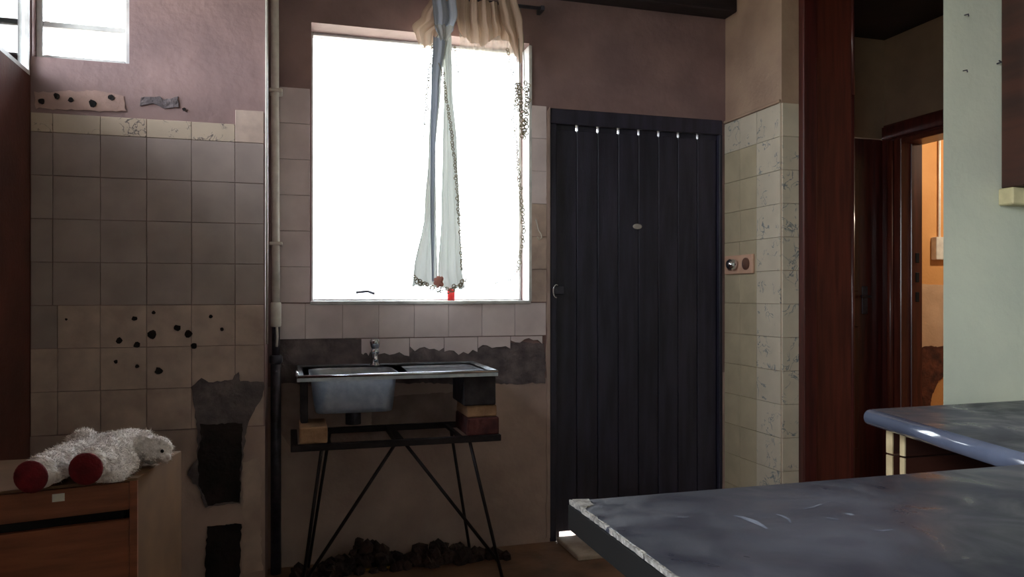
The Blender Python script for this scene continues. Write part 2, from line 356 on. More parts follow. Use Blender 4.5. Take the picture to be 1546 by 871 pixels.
for j in range(6):                                   # narrow column between window and door
    tile(wb, 1.052, 1.128, 1.097 + j*0.149, 1.097 + (j+1)*0.149, YB, 'tilewhite' if j > 2 else 'tilecream')
pts = [Vector((1.128, YB, z)) for z in [0.02 + 0.05*i for i in range(40)]] + [Vector((1.144, YB, 1.99)), Vector((1.144, YB, 0.02))]
pts = [q + Vector((random.uniform(-.004, .004) if q.x < 1.14 else 0, 0, 0)) for q in pts]
obj('broken_plaster_edge', prism(pts, (0, -1, 0), 0.010), 'cream', wb)

# ---- projecting left wall
PX0, PZ0, tw, th = -0.188, 1.094, 0.146, 0.147
cols = [(-0.838, -0.772)] + [(-0.188 - tw*(4-i), -0.188 - tw*(3-i)) for i in range(4)] + [(-0.188, -0.089)]
for a, b in cols:
    for j in range(4): tile(wl, a, b, PZ0 + th*j, PZ0 + th*(j+1), YL, 'tile')
for a, b in cols[:-1]: tile(wl, a, b, 1.682, 1.747, YL, 'border')
tile(wl, -0.188, -0.089, 1.682, 1.80, YL, 'tilecream')
lowcols = [(-0.838, -0.757), (-0.757, -0.626)] + cols[2:]
for i, (a, b) in enumerate(lowcols):
    for j in range(3): tile(wl, a, b, PZ0 - th*(j+1), PZ0 - th*j, YL - (0.002 if not (i == 0 and j == 0) else 0), 'tile' if (i == 0 and j == 0) else 'tilecream')
obj('lower_paint', box(XL, XS, YL-0.005, YL+0.01, 0, 0.65), 'cream', wl)
F = YL - 0.007
patch(wl, [(290,582),(305,570),(318,576),(352,572),(358,562),(364,574),(398,576),(396,600),(378,628),(372,655),(366,700),(364,758),(312,766),(300,735),(283,716),(284,708),(300,692),(300,650),(292,620)], F, 'cement', 0.006, 0.004)
patch(wl, [(304,640),(366,640),(362,756),(314,762),(302,730),(300,690)], F-0.004, 'black', 0.004, 0.004, name='cavity_shade')  # flat dark patch paints the shade of a void
patch(wl, [(312,792),(364,790),(362,925),(310,925)], F, 'black', 0.006, 0.003, name='cavity_shade')
patch(wl, [(310,766),(366,760),(368,788),(310,794)], F, 'cream', 0.007, 0.004, name='plaster_ledge')
patch(wl, [(366,700),(392,690),(396,860),(366,868)], F, 'tilecream', 0.004, 0.004, name='plaster_ledge')
patch(wl, [(212,148),(240,146),(246,152),(268,146),(270,162),(248,164),(232,156),(212,160)], YL, 'cement', 0.004, 0.002, 0.012)
patch(wl, [(52,140),(150,138),(188,146),(190,168),(120,166),(52,164)], YL, 'pinklight', 0.003, 0.004, name='plaster_patch')
for hx, hy, hr in ((63,153,5),(86,145,5),(107,151,4),(140,156,6),(168,147,5),(278,165,3),(230,505,7),(268,495,5),(284,504,6),(203,481,4),(180,514,5),(207,521,5),(293,522,5),(335,497,3),(232,472,3),(318,478,3),(240,560,6),(207,553,3),(100,482,2),(175,546,3)):
    Y0 = YL - (0.0095 if hy > 200 else 0.003); c = PY(hx, hy, Y0); r = hr / 425
    pts = [c + Vector((math.cos(t)*r*random.uniform(.7, 1.1), 0, math.sin(t)*r*random.uniform(.7, 1.1))) for t in [2*math.pi*i/9 for i in range(9)]]
    obj('drill_hole', prism(pts, (0, -1, 0), 0.002), 'black', wl)  # flat dark disc, the hole's shade is only colour

# ---- return wall tiles (face X = XR) and its end face
zs = [1.966 - 0.146*i for i in range(14)]
for a, b in zip(zs, zs[1:]):
    z0 = max(b, 0.0)
    tile(wr, 2.856, 3.03, z0, a, XR, 'vine', 'x'); 
    tile(wr, 3.03, 3.165, z0, a, XR, 'vine' if a > 1.9 else 'tileolive', 'x')
    tile(wr, 3.165, 3.297, z0, a, XR, 'vine' if a > 1.9 else 'tileolive', 'x')
    tile(wr, XR, 2.142, z0, a, 2.854, 'vine')
obj('tile_edging', box(XR-0.012, XR+0.0, 2.856, 3.298, 1.968, 1.982, bevel=0.004, seg=2), 'beige', wr)

# ---- wooden post / hall door frame
tp = sroot('trim_2', 'tall red brown varnished wooden post at the hallway entrance', 'post', (2.28, 2.85, 0))
obj('architrave', box(2.142, 2.212, 2.815, 2.854, 0, H, bevel=0.006, seg=2), 'redwood', tp)
obj('jamb_board', box(2.212, 2.405, 2.832, 2.854, 0, H, bevel=0.003), 'redwood2', tp)
obj('glint_bead', tubes([(2.412, 2.836, 0), (2.412, 2.836, 2.02)], 0.009, 12), 'redwood', tp, True)  # bead added to catch a thin line of light along the post
obj('glint_bead', tubes([(2.412, 2.836, 2.02), (2.412, 2.836, H)], 0.009, 12), 'redwood', tp, True)

d2 = sroot('door_2', 'dark red closed door at the end of the hallway', 'door', (2.9, 3.64, 0))
obj('leaf', box(2.525, 3.294, 3.625, 3.665, 0.005, 2.025, bevel=0.003), 'redwood', d2)
for zz in ((0.25, 0.95), (1.15, 1.85)):
    for xx in ((2.62, 2.86), (2.93, 3.12)): obj('panel', box(xx[0], xx[1], 3.617, 3.627, zz[0], zz[1], bevel=0.004), 'redwood', d2)
hp = obj('handle_plate', box(3.145, 3.185, 3.619, 3.626, 1.02, 1.18, bevel=0.003), 'iron', d2)
obj('handle', tubes([(3.165, 3.62, 1.12), (3.165, 3.58, 1.12), (3.10, 3.575, 1.12)], 0.008), 'iron', hp)

d3 = sroot('door_3', 'glossy red brown frame of the open doorway to the orange room', 'door frame', (3.3, 3.36, 0))
def arch(bm, y0, y1, z0, z1, x=3.3):
    bx(bm, x-0.03, x, y0, y1, z0, z1)
for y0, y1 in ((3.525, 3.616), (2.46, 2.56)):
    bm = bmesh.new(); arch(bm, y0, y1, 0, 2.10); bmesh.ops.bevel(bm, geom=bm.edges[:], offset=0.014, segments=3, affect='EDGES'); obj('architrave', bm, 'redwood', d3)
bm = bmesh.new(); arch(bm, 2.46, 3.616, 2.005, 2.10, 3.298); bmesh.ops.bevel(bm, geom=bm.edges[:], offset=0.012, segments=3, affect='EDGES'); obj('lintel', bm, 'redwood', d3)
obj('corner_bead', tubes([(3.268, 3.54, 0), (3.268, 3.54, 2.0)], 0.018, 14), 'redwood2', d3, True)
for y0, y1 in ((3.47, 3.524), (2.56, 2.61)): obj('jamb', box(3.275, 3.425, y0, y1, 0, 2.005, bevel=0.004), 'redwood2', d3)
obj('head', box(3.275, 3.425, 2.61, 3.47, 1.975, 2.005, bevel=0.004), 'redwood2', d3)
obj('stop', box(3.335, 3.355, 3.457, 3.471, 0, 1.975, bevel=0.003), 'redwood', d3)
for z0 in (1.31, 1.20, 1.09):
    obj('strike_plate', box(3.375, 3.400, 3.466, 3.471, z0, z0+0.055, bevel=0.002), 'gap', d3)

# ---- orange room details
YO = 4.2
patch(wo, [(1384,525),(1432,520),(1436,560),(1415,575),(1405,600),(1398,640),(1380,650)], YO, 'brick', 0.01, 0.008)
pts = [PY(1380, 428, YO), PY(1440, 432, YO), PY(1440, 523, YO), PY(1380, 526, YO)]
pts = ragged(pts, 0.05, 0.006)
for q in pts: q.y = YO
obj('plaster_patch', prism(pts, (0, -1, 0), 0.004), 'peach', wo)
eb = thing('electric_box', 'small white electric box with conduit on the orange wall', 'electric box', PY(1415, 392, YO) - Vector((0, 0, 0)))
c = PY(1415, 375, YO)
obj('cover', box(c.x-0.055, c.x+0.055, YO-0.05, YO, c.z-0.08, c.z+0.075, bevel=0.006, seg=2), 'paper', eb)
obj('conduit', tubes([(c.x+0.005, YO-0.012, c.z+0.07), (c.x+0.008, YO-0.012, H)], 0.009), 'pipe', eb)
lamp = thing('added_bulb', 'unseen bare bulb added to warm the orange room', 'lamp', (4.35, 3.3, H))  # unseen lamp, added for warm light in this room
obj('flex', tubes([(4.35, 3.3, H), (4.35, 3.3, 2.32)], 0.004), 'bead', lamp)
obj('holder', lathe([(0.012, 0.07), (0.02, 0.06), (0.022, 0.0)], (4.35, 3.3, 2.26)), 'bead', lamp)
mb = bpy.data.materials.new('lit_bulb_glass'); mb.use_nodes = True
mb.node_tree.nodes['Principled BSDF'].inputs['Emission Color'].default_value = (1, 0.72, 0.42, 1)
mb.node_tree.nodes['Principled BSDF'].inputs['Emission Strength'].default_value = 4
obj('bulb', lathe([(0.008, 0.10), (0.016, 0.09), (0.03, 0.05), (0.031, 0.03), (0.02, 0.008), (0.004, 0.0)], (4.35, 3.3, 2.16)), mb, lamp, True)
ll = bpy.data.lights.new('added_bulb_light', 'POINT'); ll.energy = 13; ll.color = (1, 0.84, 0.62); ll.shadow_soft_size = 0.04  # light of the added, unseen bulb
lo = bpy.data.objects.new('added_bulb_light', ll); C.objects.link(lo); lo.location = (4.35, 3.3, 2.12)

# ------------------------------------------------------------------ windows
def window_y(name, label, x0, x1, z0, z1, Y, bars_v=(), bars_h=(), w=0.022):
    t = sroot(name, label, 'window', ((x0+x1)/2, Y, z0))
    for nm, a in (('frame_side', (x0, x0+w, Y, Y+0.03, z0, z1)), ('frame_side', (x1-w, x1, Y, Y+0.03, z0, z1)),
                  ('frame_head', (x0+w, x1-w, Y, Y+0.03, z1-w, z1)), ('frame_sill', (x0+w, x1-w, Y, Y+0.03, z0, z0+w))):
        obj(nm, box(*a, bevel=0.003), 'steelframe', t)
    xs = [x0+w] + list(bars_v) + [x1-w]; zs_ = [z0+w] + list(bars_h) + [z1-w]
    for b in bars_v: obj('mullion', box(b-0.01, b+0.01, Y+0.002, Y+0.028, z0+w, z1-w, bevel=0.002), 'steelframe', t)
    for b in bars_h: obj('glazing_bar', box(x0+w, x1-w, Y+0.004, Y+0.026, b-0.009, b+0.009, bevel=0.002), 'steelframe', t)
    for a, b in zip(xs, xs[1:]):
        for c_, d_ in zip(zs_, zs_[1:]): obj('pane', box(a, b, Y+0.013, Y+0.017, c_, d_), 'glass', t)
    return t
w1 = window_y('window_1', 'large bright steel window above the sink', WX0, WX1, WZ0, WZ1, YB+0.12, w=0.012)
obj('window_sill', box(WX0-0.005, WX1+0.005, YB-0.012, YB+0.12, WZ0-0.012, WZ0+0.004, bevel=0.003), 'steelframe', w1)
obj('reveal_edge', box(WX1-0.004, WX1+0.012, YB-0.008, YB+0.09, WZ0, WZ1-0.01, bevel=0.003), 'steelframe', w1)
obj('window_stay', tubes([(0.28, YB+0.095, 1.14), (0.33, YB+0.085, 1.145), (0.36, YB+0.09, 1.135)], 0.006, 8), 'iron', w1)
window_y('window_2', 'small barred window high in the projecting left wall', CWX0, CWX1, CWZ0, CWZ1, YL+0.04, bars_h=(2.065,), w=0.02)
t = sroot('window_3', 'high window in the dark left wall beside the corner', 'window', (XL-0.1, 2.38, 1.87))
Xw = XL - 0.03
for nm, a in (('frame_side', (Xw, Xw+0.03, 1.9, 1.922, 1.87, 2.38)), ('frame_side', (Xw, Xw+0.03, 2.912, 2.924, 1.87, 2.38)),
              ('frame_head', (Xw, Xw+0.03, 1.922, 2.912, 2.358, 2.38)), ('frame_sill', (Xw, Xw+0.03, 1.922, 2.912, 1.87, 1.884)), ('pane', (Xw+0.013, Xw+0.017, 1.922, 2.912, 1.884, 2.358))):
    obj(nm, box(*a), 'glass' if nm == 'pane' else 'steelframe', t)
obj('added_lining', box(XL-0.2, Xw, 2.912, 2.924, 1.87, 2.38), 'steelframe', t)  # white lining added so the opening reads bright
obj('added_lining', box(XL-0.2, Xw, 1.9, 2.912, 1.871, 1.88), 'steelframe', t)
t = sroot('added_window', 'unseen side window added behind the camera to light the partition', 'window', (XL-0.1, -0.55, 1.0))  # unseen window, added to account for light on the partition
for nm, a in (('frame_side', (Xw, Xw+0.03, -1.3, -1.275, 1.0, 2.2)), ('frame_side', (Xw, Xw+0.03, 0.175, 0.2, 1.0, 2.2)), ('mullion', (Xw, Xw+0.03, -0.56, -0.54, 1.025, 2.175)),
              ('frame_head', (Xw, Xw+0.03, -1.275, 0.175, 2.175, 2.2)), ('frame_sill', (Xw, Xw+0.03, -1.275, 0.175, 1.0, 1.025)),
              ('pane', (Xw+0.013, Xw+0.017, -1.275, -0.56, 1.025, 2.175)), ('pane', (Xw+0.013, Xw+0.017, -0.54, 0.175, 1.025, 2.175))):
    obj(nm, box(*a), 'glass' if nm == 'pane' else 'steelframe', t)
# washing-line post in the yard
wpst = thing('washing_post', 'faint pale T shaped post in the yard beyond the window', 'post', (PY(564, 440, 7).x, 7, -0.15))
q = PY(564, 388, 7)
obj('pole', tubes([(q.x, 7, -0.15), (q.x, 7, q.z)], 0.018), 'steelframe', wpst)
obj('crossbar', tubes([(q.x-0.12, 7, q.z), (q.x+0.06, 7, q.z)], 0.014), 'steelframe', wpst)

# ------------------------------------------------------------------ dark plank door
dr = sroot('door_1', 'dark blue vertical plank door in the back wall', 'door', ((DX0+DX1)/2, YB+0.03, 0))
nP, x0, x1 = 8, DX0+0.035, DX1-0.02
wP = (x1 - x0) / nP
obj('frame_head', box(DX0, DX1, YB-0.005, YB+0.07, 1.915, DZ1, bevel=0.004), 'door', dr)
obj('frame_side', box(DX0, x0-0.003, YB-0.005, YB+0.07, 0, 1.915, bevel=0.003), 'door', dr)
obj('frame_side', box(x1+0.003, DX1, YB-0.005, YB+0.07, 0, 1.915, bevel=0.003), 'door', dr)
gaps = (PY(846, 810, YB+.03).x, PY(873, 810, YB+.03).x, PY(880, 810, YB+.03).x, PY(894, 810, YB+.03).x)
for k in range(nP):
    a, b = x0 + k*wP + 0.0015, x0 + (k+1)*wP - 0.0015
    z0 = 0.034 if k < 2 else 0.003
    obj('plank', box(a, b, YB+0.02, YB+0.045, z0, 1.893, bevel=0.002), 'door', dr)
    obj('top_filler', box(a + (0.004 if k else -0.004), b - (0.004 if k < nP-1 else -0.004), YB+0.022, YB+0.045, 1.893, 1.915), 'door', dr)
for k in range(1, nP):
    xx = x0 + k*wP
    obj('joint_strip', box(xx-0.012, xx+0.012, YB+0.045, YB+0.055, 0.034, 1.893), 'door', dr)
for a, b in ((x0-0.003, gaps[0]), (gaps[1], gaps[2]), (gaps[3], x1)):
    obj('bottom_block', box(a, b, YB+0.046, YB+0.066, 0.001, 0.045), 'door', dr)
obj('frame_stop', box(DX0+0.001, x0+0.006, YB+0.046, YB+0.06, 0, 1.90), 'door', dr)
obj('frame_stop', box(x1-0.006, DX1-0.001, YB+0.046, YB+0.06, 0, 1.92), 'door', dr)
c = PY(840, 438, YB)
hs = obj('hasp', box(c.x-0.012, c.x+0.035, YB-0.012, YB+0.02, c.z-0.02, c.z+0.02, bevel=0.003), 'iron', dr)
bm = bmesh.new(); pts = [(c.x-0.006 + 0.022*math.cos(t)*0.7, YB-0.016, c.z-0.005+0.030*math.sin(t)) for t in [math.radians(a) for a in range(60, 300, 20)]]
tube(bm, pts, 0.003, 8); obj('ring', bm, 'chrome', hs, True)
c = PY(962, 342, YB+0.02)
obj('mail_disc', lathe([(0.02, 0), (0.024, 0.003), (0.018, 0.006)], (0, 0, 0), 20), 'wire', dr)
md = [o for o in dr.children if o.name.startswith('mail_disc')][0]; md.data.transform(Matrix.Translation(c) @ Matrix.Rotation(R90, 4, 'X') @ Matrix.Scale(0.55, 4, (0, 1, 0)) @ Matrix.Translation(ROOT[dr.name])); md.data.transform(Matrix.Translation(-ROOT[dr.name]))
a = PY(836, 828, YB)
struct('trim_3', box(1.175, 1.56, 3.02, YB-0.006, 0, 0.022, bevel=0.006, seg=2), 'step', 'pale concrete step slab on the floor before the plank door', 'step')

# ------------------------------------------------------------------ pipe, cable, hooks
pp = thing('water_pipe', 'white painted vertical pipe running down beside the projecting tiled wall', 'pipe', (-0.055, 3.24, 0))
xp, yp = -0.052, 3.235
obj('painted_section', tubes([(xp, yp, 1.09), (xp-0.002, yp, 1.6), (xp-0.006, yp, H)], 0.016, 16), 'pipe', pp, True)
obj('coupling', lathe([(0.018, 0), (0.021, 0.005), (0.021, 0.095), (0.018, 0.10)], (xp, yp, 1.0), 16), 'pipe', pp, True)
bm = bmesh.new(); tube(bm, [(xp, yp, 0.86), (xp, yp, 1.0)], 0.016, 14); obj('worn_section', bm, 'iron', pp, True)
bm = bmesh.new(); tube(bm, [(xp+0.003, yp-0.016, 0.92), (xp+0.006, yp-0.021, 0.96), (xp+0.004, yp-0.02, 1.0)], 0.005, 8); obj('paint_drip', bm, 'pipe', pp, True)
obj('iron_section', tubes([(xp, yp, 0.0), (xp, yp, 0.86)], 0.021, 14), 'iron', pp, True)
obj('collar', lathe([(0.021, 0), (0.026, 0.006), (0.026, 0.03), (0.021, 0.036)], (xp, yp, 0.85), 16), 'iron', pp, True)
for z in (1.33, 1.95): obj('clip', box(xp-0.026, xp+0.026, yp-0.022, YB, z, z+0.014, bevel=0.003), 'pipe', pp)
cb = obj('cable', tubes([(-0.078, 2.921, 0.95), (-0.0785, 2.921, 1.6), (-0.080, 2.921, H)], 0.0045, 8), 'wire', None, True)
tag(cb, 'thin white cable running up the wall corner beside the pipe', 'cable')
hc = [PY(x, y, YB-0.012) for x, y in ((809,331),(811,338),(813,347),(817,353),(818,359),(814,362),(811,357))]
hk = obj('wire_hook', tubes([PY(809,331,YB)] + hc, 0.0026, 8), 'wire', None, True)
tag(hk, 'bent pale wire hook hanging between the window and the dark door', 'hook')

# ------------------------------------------------------------------ sink, stand, bricks
SX0, SX1, SY0, SY1, SZ = 0.028, 0.775, 2.845, 3.268, 0.838
sk = thing('kitchen_sink', 'stainless steel sink with bowl and drainer under the window', 'sink', ((SX0+SX1)/2, (SY0+SY1)/2, 0.68))
def sd_rr(x, y, x0, x1, y0, y1, r):
    cx, cy = (x0+x1)/2, (y0+y1)/2; dx = abs(x-cx) - (x1-x0)/2 + r; dy = abs(y-cy) - (y1-y0)/2 + r
    return math.hypot(max(dx, 0), max(dy, 0)) + min(max(dx, dy), 0) - r
def smooth(t): t = max(0, min(1, t)); return t*t*(3-2*t)
def sheet(x0, x1, nx, ny, fz):
    bm = bmesh.new(); g = []
    for i in range(nx+1):
        g.append([bm.verts.new((x0+(x1-x0)*i/nx, SY0+(SY1-SY0)*j/ny, fz(x0+(x1-x0)*i/nx, SY0+(SY1-SY0)*j/ny))) for j in range(ny+1)])
    for i in range(nx):
        for j in range(ny): bm.faces.new((g[i][j], g[i+1][j], g[i+1][j+1], g[i][j+1]))
    bmesh.ops.solidify(bm, geom=bm.faces[:], thickness=0.0016)
    return bm
def rim(x, y):
    d = min(x-SX0, SX1-x, y-SY0, SY1-y); return 0.006*smooth(1 - d/0.018) if d < 0.018 else 0
obj('bowl', sheet(SX0, 0.425, 90, 90, lambda x, y: SZ - 0.006 + rim(x, y) - 0.145*smooth(-sd_rr(x, y, 0.075, 0.40, 2.885, 3.185, 0.06)/0.022)), 'steel', sk, True)
obj('drainer', sheet(0.425, SX1, 110, 40, lambda x, y: SZ - 0.006 + rim(x, y) - (0.010 + 0.003*math.cos((y-2.87)*2*math.pi/0.034))*smooth(-sd_rr(x, y, 0.445, 0.74, 2.885, 3.19, 0.03)/0.016)), 'steel', sk, True)
bm = bmesh.new(); bx(bm, SX0, SX1, SY0-0.001, SY0+0.002, SZ-0.022, SZ); bx(bm, SX0-0.001, SX0+0.002, SY0, SY1, SZ-0.022, SZ); bx(bm, SX1-0.002, SX1+0.001, SY0, SY1, SZ-0.022, SZ); bx(bm, SX0, SX1, SY1-0.002, SY1+0.001, SZ-0.022, SZ)
obj('rim_fold', bm, 'steel', sk)
bm = bmesh.new(); tube(bm, [(SX0, SY0, SZ-0.004), (SX1, SY0, SZ-0.004)], 0.006, 12); obj('rolled_rim', bm, 'steelrim', sk, True)
bm = bmesh.new(); tube(bm, [(SX0, SY0, SZ-0.004), (SX0, SY1, SZ-0.004)], 0.006, 12); obj('rolled_rim', bm, 'steelrim', sk, True)
obj('waste_outlet', lathe([(0.03, -0.06), (0.03, 0), (0.038, 0.003)], (0.24, 3.03, SZ-0.152), 20), 'iron', sk)
cx_, cy_ = 0.345, 3.222
tap = obj('tap', lathe([(0.022, 0), (0.022, 0.006), (0.015, 0.012), (0.014, 0.05), (0.017, 0.055), (0.017, 0.07), (0.014, 0.072)], (cx_, cy_, SZ-0.006), 20), 'chrome', sk, True)
obj('tap_lever', lathe([(0.014, 0), (0.019, 0.012), (0.022, 0.030), (0.020, 0.040), (0.012, 0.046)], (cx_, cy_, SZ+0.064), 20), 'chrome', tap, True)
obj('spout', tubes([(cx_, cy_-0.008, SZ+0.035), (cx_-0.004, cy_-0.05, SZ+0.042), (cx_-0.008, cy_-0.10, SZ+0.036), (cx_-0.008, cy_-0.108, SZ+0.022)], [0.011, 0.010, 0.009, 0.009], 12), 'chrome', tap, True)

st = thing('sink_stand', 'dark iron stand with splayed thin legs under the sink', 'stand', (0.4, 3.03, 0))
ZR = 0.575
YF_, YBk = 2.862, 3.20
bm = bmesh.new()
for nm, a in (('rail', (0.005, 0.79, YF_-0.012, YF_+0.012, ZR-0.012, ZR+0.012)), ('rail', (0.10, 0.74, YBk-0.012, YBk+0.012, ZR-0.012, ZR+0.012)),
              ('crossbar', (0.005, 0.03, YF_+0.012, YBk, ZR-0.012, ZR+0.012)), ('crossbar', (0.765, 0.79, YF_+0.012, YBk, ZR-0.012, ZR+0.012)), ('crossbar', (0.385, 0.415, YF_+0.012, YBk-0.012, ZR-0.014, ZR+0.014)),
              ('slat', (0.13, 0.15, YF_+0.012, YBk-0.012, ZR-0.006, ZR+0.006)), ('slat', (0.63, 0.65, YF_+0.012, YBk-0.012, ZR-0.006, ZR+0.006))):
    obj(nm, box(*a, bevel=0.002), 'stand', st)
def leg(nm, a, b, r=0.0065): obj(nm, tubes([a, b], r, 10), 'stand', st, True)
fl = PY(486, 678, YF_); fl2 = PZ(449, 866, 0.0); leg('leg', (fl.x, YF_, ZR), (0.035, YF_-0.02, 0.0))
leg('leg', (0.665, YF_, ZR), (0.80, YF_-0.02, 0.0))
leg('leg', (0.16, YBk, ZR), (0.075, YBk+0.06, 0.0)); leg('leg', (0.66, YBk, ZR), (0.762, YBk+0.06, 0.0))
leg('brace', (0.385, YF_+0.005, ZR), (0.058, YF_-0.012, 0.10)); leg('brace', (0.415, YF_+0.005, ZR), (0.775, YF_-0.016, 0.10))
def brick(lbl, a, m, rot=0):
    bm = box(-(a[1]-a[0])/2, (a[1]-a[0])/2, -(a[3]-a[2])/2, (a[3]-a[2])/2, 0, a[5]-a[4], bevel=0.006, seg=2)
    for v in bm.verts: v.co += Vector(noise.noise_vector(v.co*40)) * 0.002
    o = obj('brick', bm, m); o.location = ((a[0]+a[1])/2, (a[2]+a[3])/2, a[4]); o.rotation_euler.z = rot
    tag(o, lbl, 'brick', 'bricks propping the sink'); return o
zt = ZR + 0.012
brick('cream brick on the left end of the iron stand rail', (0.035, 0.135, 2.86, 3.06, zt, zt+0.062), 'brickcream')
brick('dark grey block between the cream brick and the sink left end', (0.04, 0.068, 2.95, 3.16, zt+0.062, SZ-0.023), 'block')
brick('dark red brick lowest in the right stack on the iron stand', (0.655, 0.785, 2.86, 3.07, zt, zt+0.068), 'brickred')
brick('pale brick in the middle of the right stack under the drainer', (0.66, 0.778, 2.87, 3.07, zt+0.068, zt+0.115), 'brickcream')
brick('dark grey block topmost in the right stack under the drainer', (0.645, 0.772, 2.862, 3.08, zt+0.115, SZ-0.023), 'block')

# rubble along the wall foot
bm = bmesh.new()
for i in range(260):
    x = random.choice((random.gauss(0.26, 0.10), random.gauss(0.62, 0.10), random.uniform(0.0, 0.9)))
    x = min(max(x, 0.02), 1.05); hgt = 0.09*math.exp(-((x-0.30)/0.11)**2) + 0.05*math.exp(-((x-0.60)/0.12)**2) + 0.015
    r = random.uniform(0.012, 0.035); c = Vector((x, 3.27 - r - random.random()*0.12, random.random()**1.6*hgt))
    r0 = bmesh.ops.create_icosphere(bm, subdivisions=1, radius=r, matrix=Matrix.Translation(c))
    for v in r0['verts']:
        v.co = c + (v.co - c)*random.uniform(0.7, 1.2); v.co.z = max(v.co.z, 0.001)
rb = obj('plaster_rubble', bm, 'rubble'); rb['kind'] = 'stuff'; tag(rb, 'dark plaster rubble heaped along the wall foot under the sink', 'rubble')
bm = bmesh.new(); tube(bm, [PZ(530, 862, 0.006), PZ(570, 858, 0.008), PZ(612, 855, 0.006)], 0.006, 6)
tag(obj('yellow_strip', bm, 'yellow'), 'thin yellow strip lying on the floor before the sink', 'strip')

# ------------------------------------------------------------------ curtain
cu = thing('window_curtain', 'yellowed sheer curtain with lace trim gathered at the right of the window', 'curtain', (0.78, 3.25, 2.40))
YC = 3.245
def cloth(rows, ncol, amp, waves, Y, phase=0.0, droop=0.0, swags=1):
    """rows: [(z, xl, xr)], folds run down the cloth; sub-sampled smoothly"""
    bm = bmesh.new(); g = []; n = 40
    for i in range(n+1):
        t = i/n*(len(rows)-1); k = min(int(t), len(rows)-2); s = t-k
        z = rows[k][0]*(1-s)+rows[k+1][0]*s; e = smooth(s) if len(rows) > 2 else s
        xl = rows[k][1]*(1-e)+rows[k+1][1]*e; xr = rows[k][2]*(1-e)+rows[k+1][2]*e
        row = []
        for j in range(ncol+1):
            u = j/ncol; w = math.sin(u*waves*2*math.pi+phase+0.6*math.sin(z*5)) + 0.4*math.sin(u*waves*4.7*math.pi+z*3)
            row.append(bm.verts.new((xl+(xr-xl)*u, Y+amp*w, z + 0.004*math.sin(u*23+z*9) - droop*(i/n)*abs(math.sin(math.pi*u*swags)))))
        g.append(row)
    for i in range(n):
        for j in range(ncol): bm.faces.new((g[i][j], g[i+1][j], g[i+1][j+1], g[i][j+1]))
    return bm
def rows(px, Y): return [(PY(a, y, Y).z, PY(a, y, Y).x, PY(b, y, Y).x) for y, a, b in px]
obj('curtain_rod', tubes([(0.42, YC, 2.415), (1.10, YC, 2.415)], 0.008, 10), 'iron', cu, True)
for xx in (0.43, 1.09): obj('rod_bracket', box(xx-0.008, xx+0.008, YC-0.01, YB, 2.405, 2.425), 'iron', cu)
obj('sheer_panel', cloth(rows([(-3, 690, 786), (70, 694, 780), (200, 698, 786), (330, 702, 794), (400, 700, 788), (436, 690, 770)], YC+0.02), 60, 0.008, 5, YC+0.02), 'sheerwhite', cu, True)
obj('sheer_panel', cloth(rows([(30, 634, 662), (120, 636, 658), (260, 640, 655), (330, 640, 655)], YC+0.015), 24, 0.006, 2, YC+0.015), 'sheerwhite', cu, True)
obj('gathered_fold', cloth(rows([(48, 655, 676), (120, 651, 666), (230, 647, 658), (320, 641, 659), (415, 624, 661), (432, 622, 664)], YC-0.01), 30, 0.007, 2, YC-0.01), 'drape', cu, True)
obj('gathered_fold', cloth(rows([(55, 654, 672), (130, 651, 663), (230, 650, 657), (330, 650, 656), (425, 652, 655)], YC-0.03), 14, 0.005, 1, YC-0.03), 'drapeblue', cu, True)
obj('gathered_fold', cloth(rows([(50, 664, 682), (130, 670, 683), (230, 668, 690), (330, 666, 694), (410, 661, 698), (436, 664, 702)], YC-0.005), 30, 0.008, 2.5, YC-0.005), 'drape', cu, True)
obj('valance', cloth(rows([(-4, 690, 778), (20, 688, 782), (36, 690, 786), (46, 692, 784)], YC-0.02), 80, 0.012, 6, YC-0.02, droop=0.055, swags=1.5), 'valance', cu, True)
obj('valance', cloth(rows([(-4, 752, 780), (30, 756, 788), (60, 768, 789), (95, 780, 787)], YC-0.04), 20, 0.009, 2, YC-0.04), 'valance', cu, True)
obj('valance', cloth(rows([(-4, 650, 692), (25, 636, 690), (42, 622, 664), (58, 628, 658)], YC-0.015), 30, 0.010, 3, YC-0.015, droop=0.03), 'valance', cu, True)
obj('knot', cloth(rows([(-4, 652, 688), (20, 654, 690), (42, 656, 684), (58, 664, 674)], YC-0.045), 30, 0.012, 2, YC-0.045), 'drapeblue', cu, True)
obj('knot_tie', cloth(rows([(36, 655, 684), (48, 660, 681), (60, 664, 676)], YC-0.062), 20, 0.006, 2, YC-0.062), 'sheerwhite', cu, True)
def lace(px, Y, r=0.007, gap=0.014, jit=0.003):
    bm = bmesh.new(); pts = [PY(x, y, Y) for x, y in px]
    for a, b in zip(pts, pts[1:]):
        n = max(1, int((b-a).length/gap))
        for k in range(n):
            c = a.lerp(b, k/n) + Vector((random.uniform(-jit, jit), random.uniform(-jit, jit), random.uniform(-jit, jit)))
            s = r*random.uniform(.7, 1.15); R = Matrix.Rotation(random.uniform(0, 3.1), 3, 'Y') @ Matrix.Rotation(random.uniform(-.5, .5), 3, 'Z')
            ring = [c + R @ Vector((math.cos(t)*s, 0, math.sin(t)*s*0.75)) for t in [2*math.pi*i/8 for i in range(9)]]
            tube(bm, ring, 0.0022, 5, caps=False)
    o = obj('lace_trim', bm, 'lace', cu); o['kind'] = 'stuff'; return o
lace([(655,70),(648,110),(644,150),(641,210)], YC-0.02)
lace([(668,110),(672,140),(680,190),(686,240),(691,300),(695,350),(698,412)], YC-0.03)
lace([(686,72),(692,120),(696,200),(698,280),(699,340)], YC-0.015, 0.005)
lace([(766,75),(772,100),(778,130),(776,180),(778,215),(783,260),(788,310),(790,350)], YC-0.03, 0.009, 0.017)
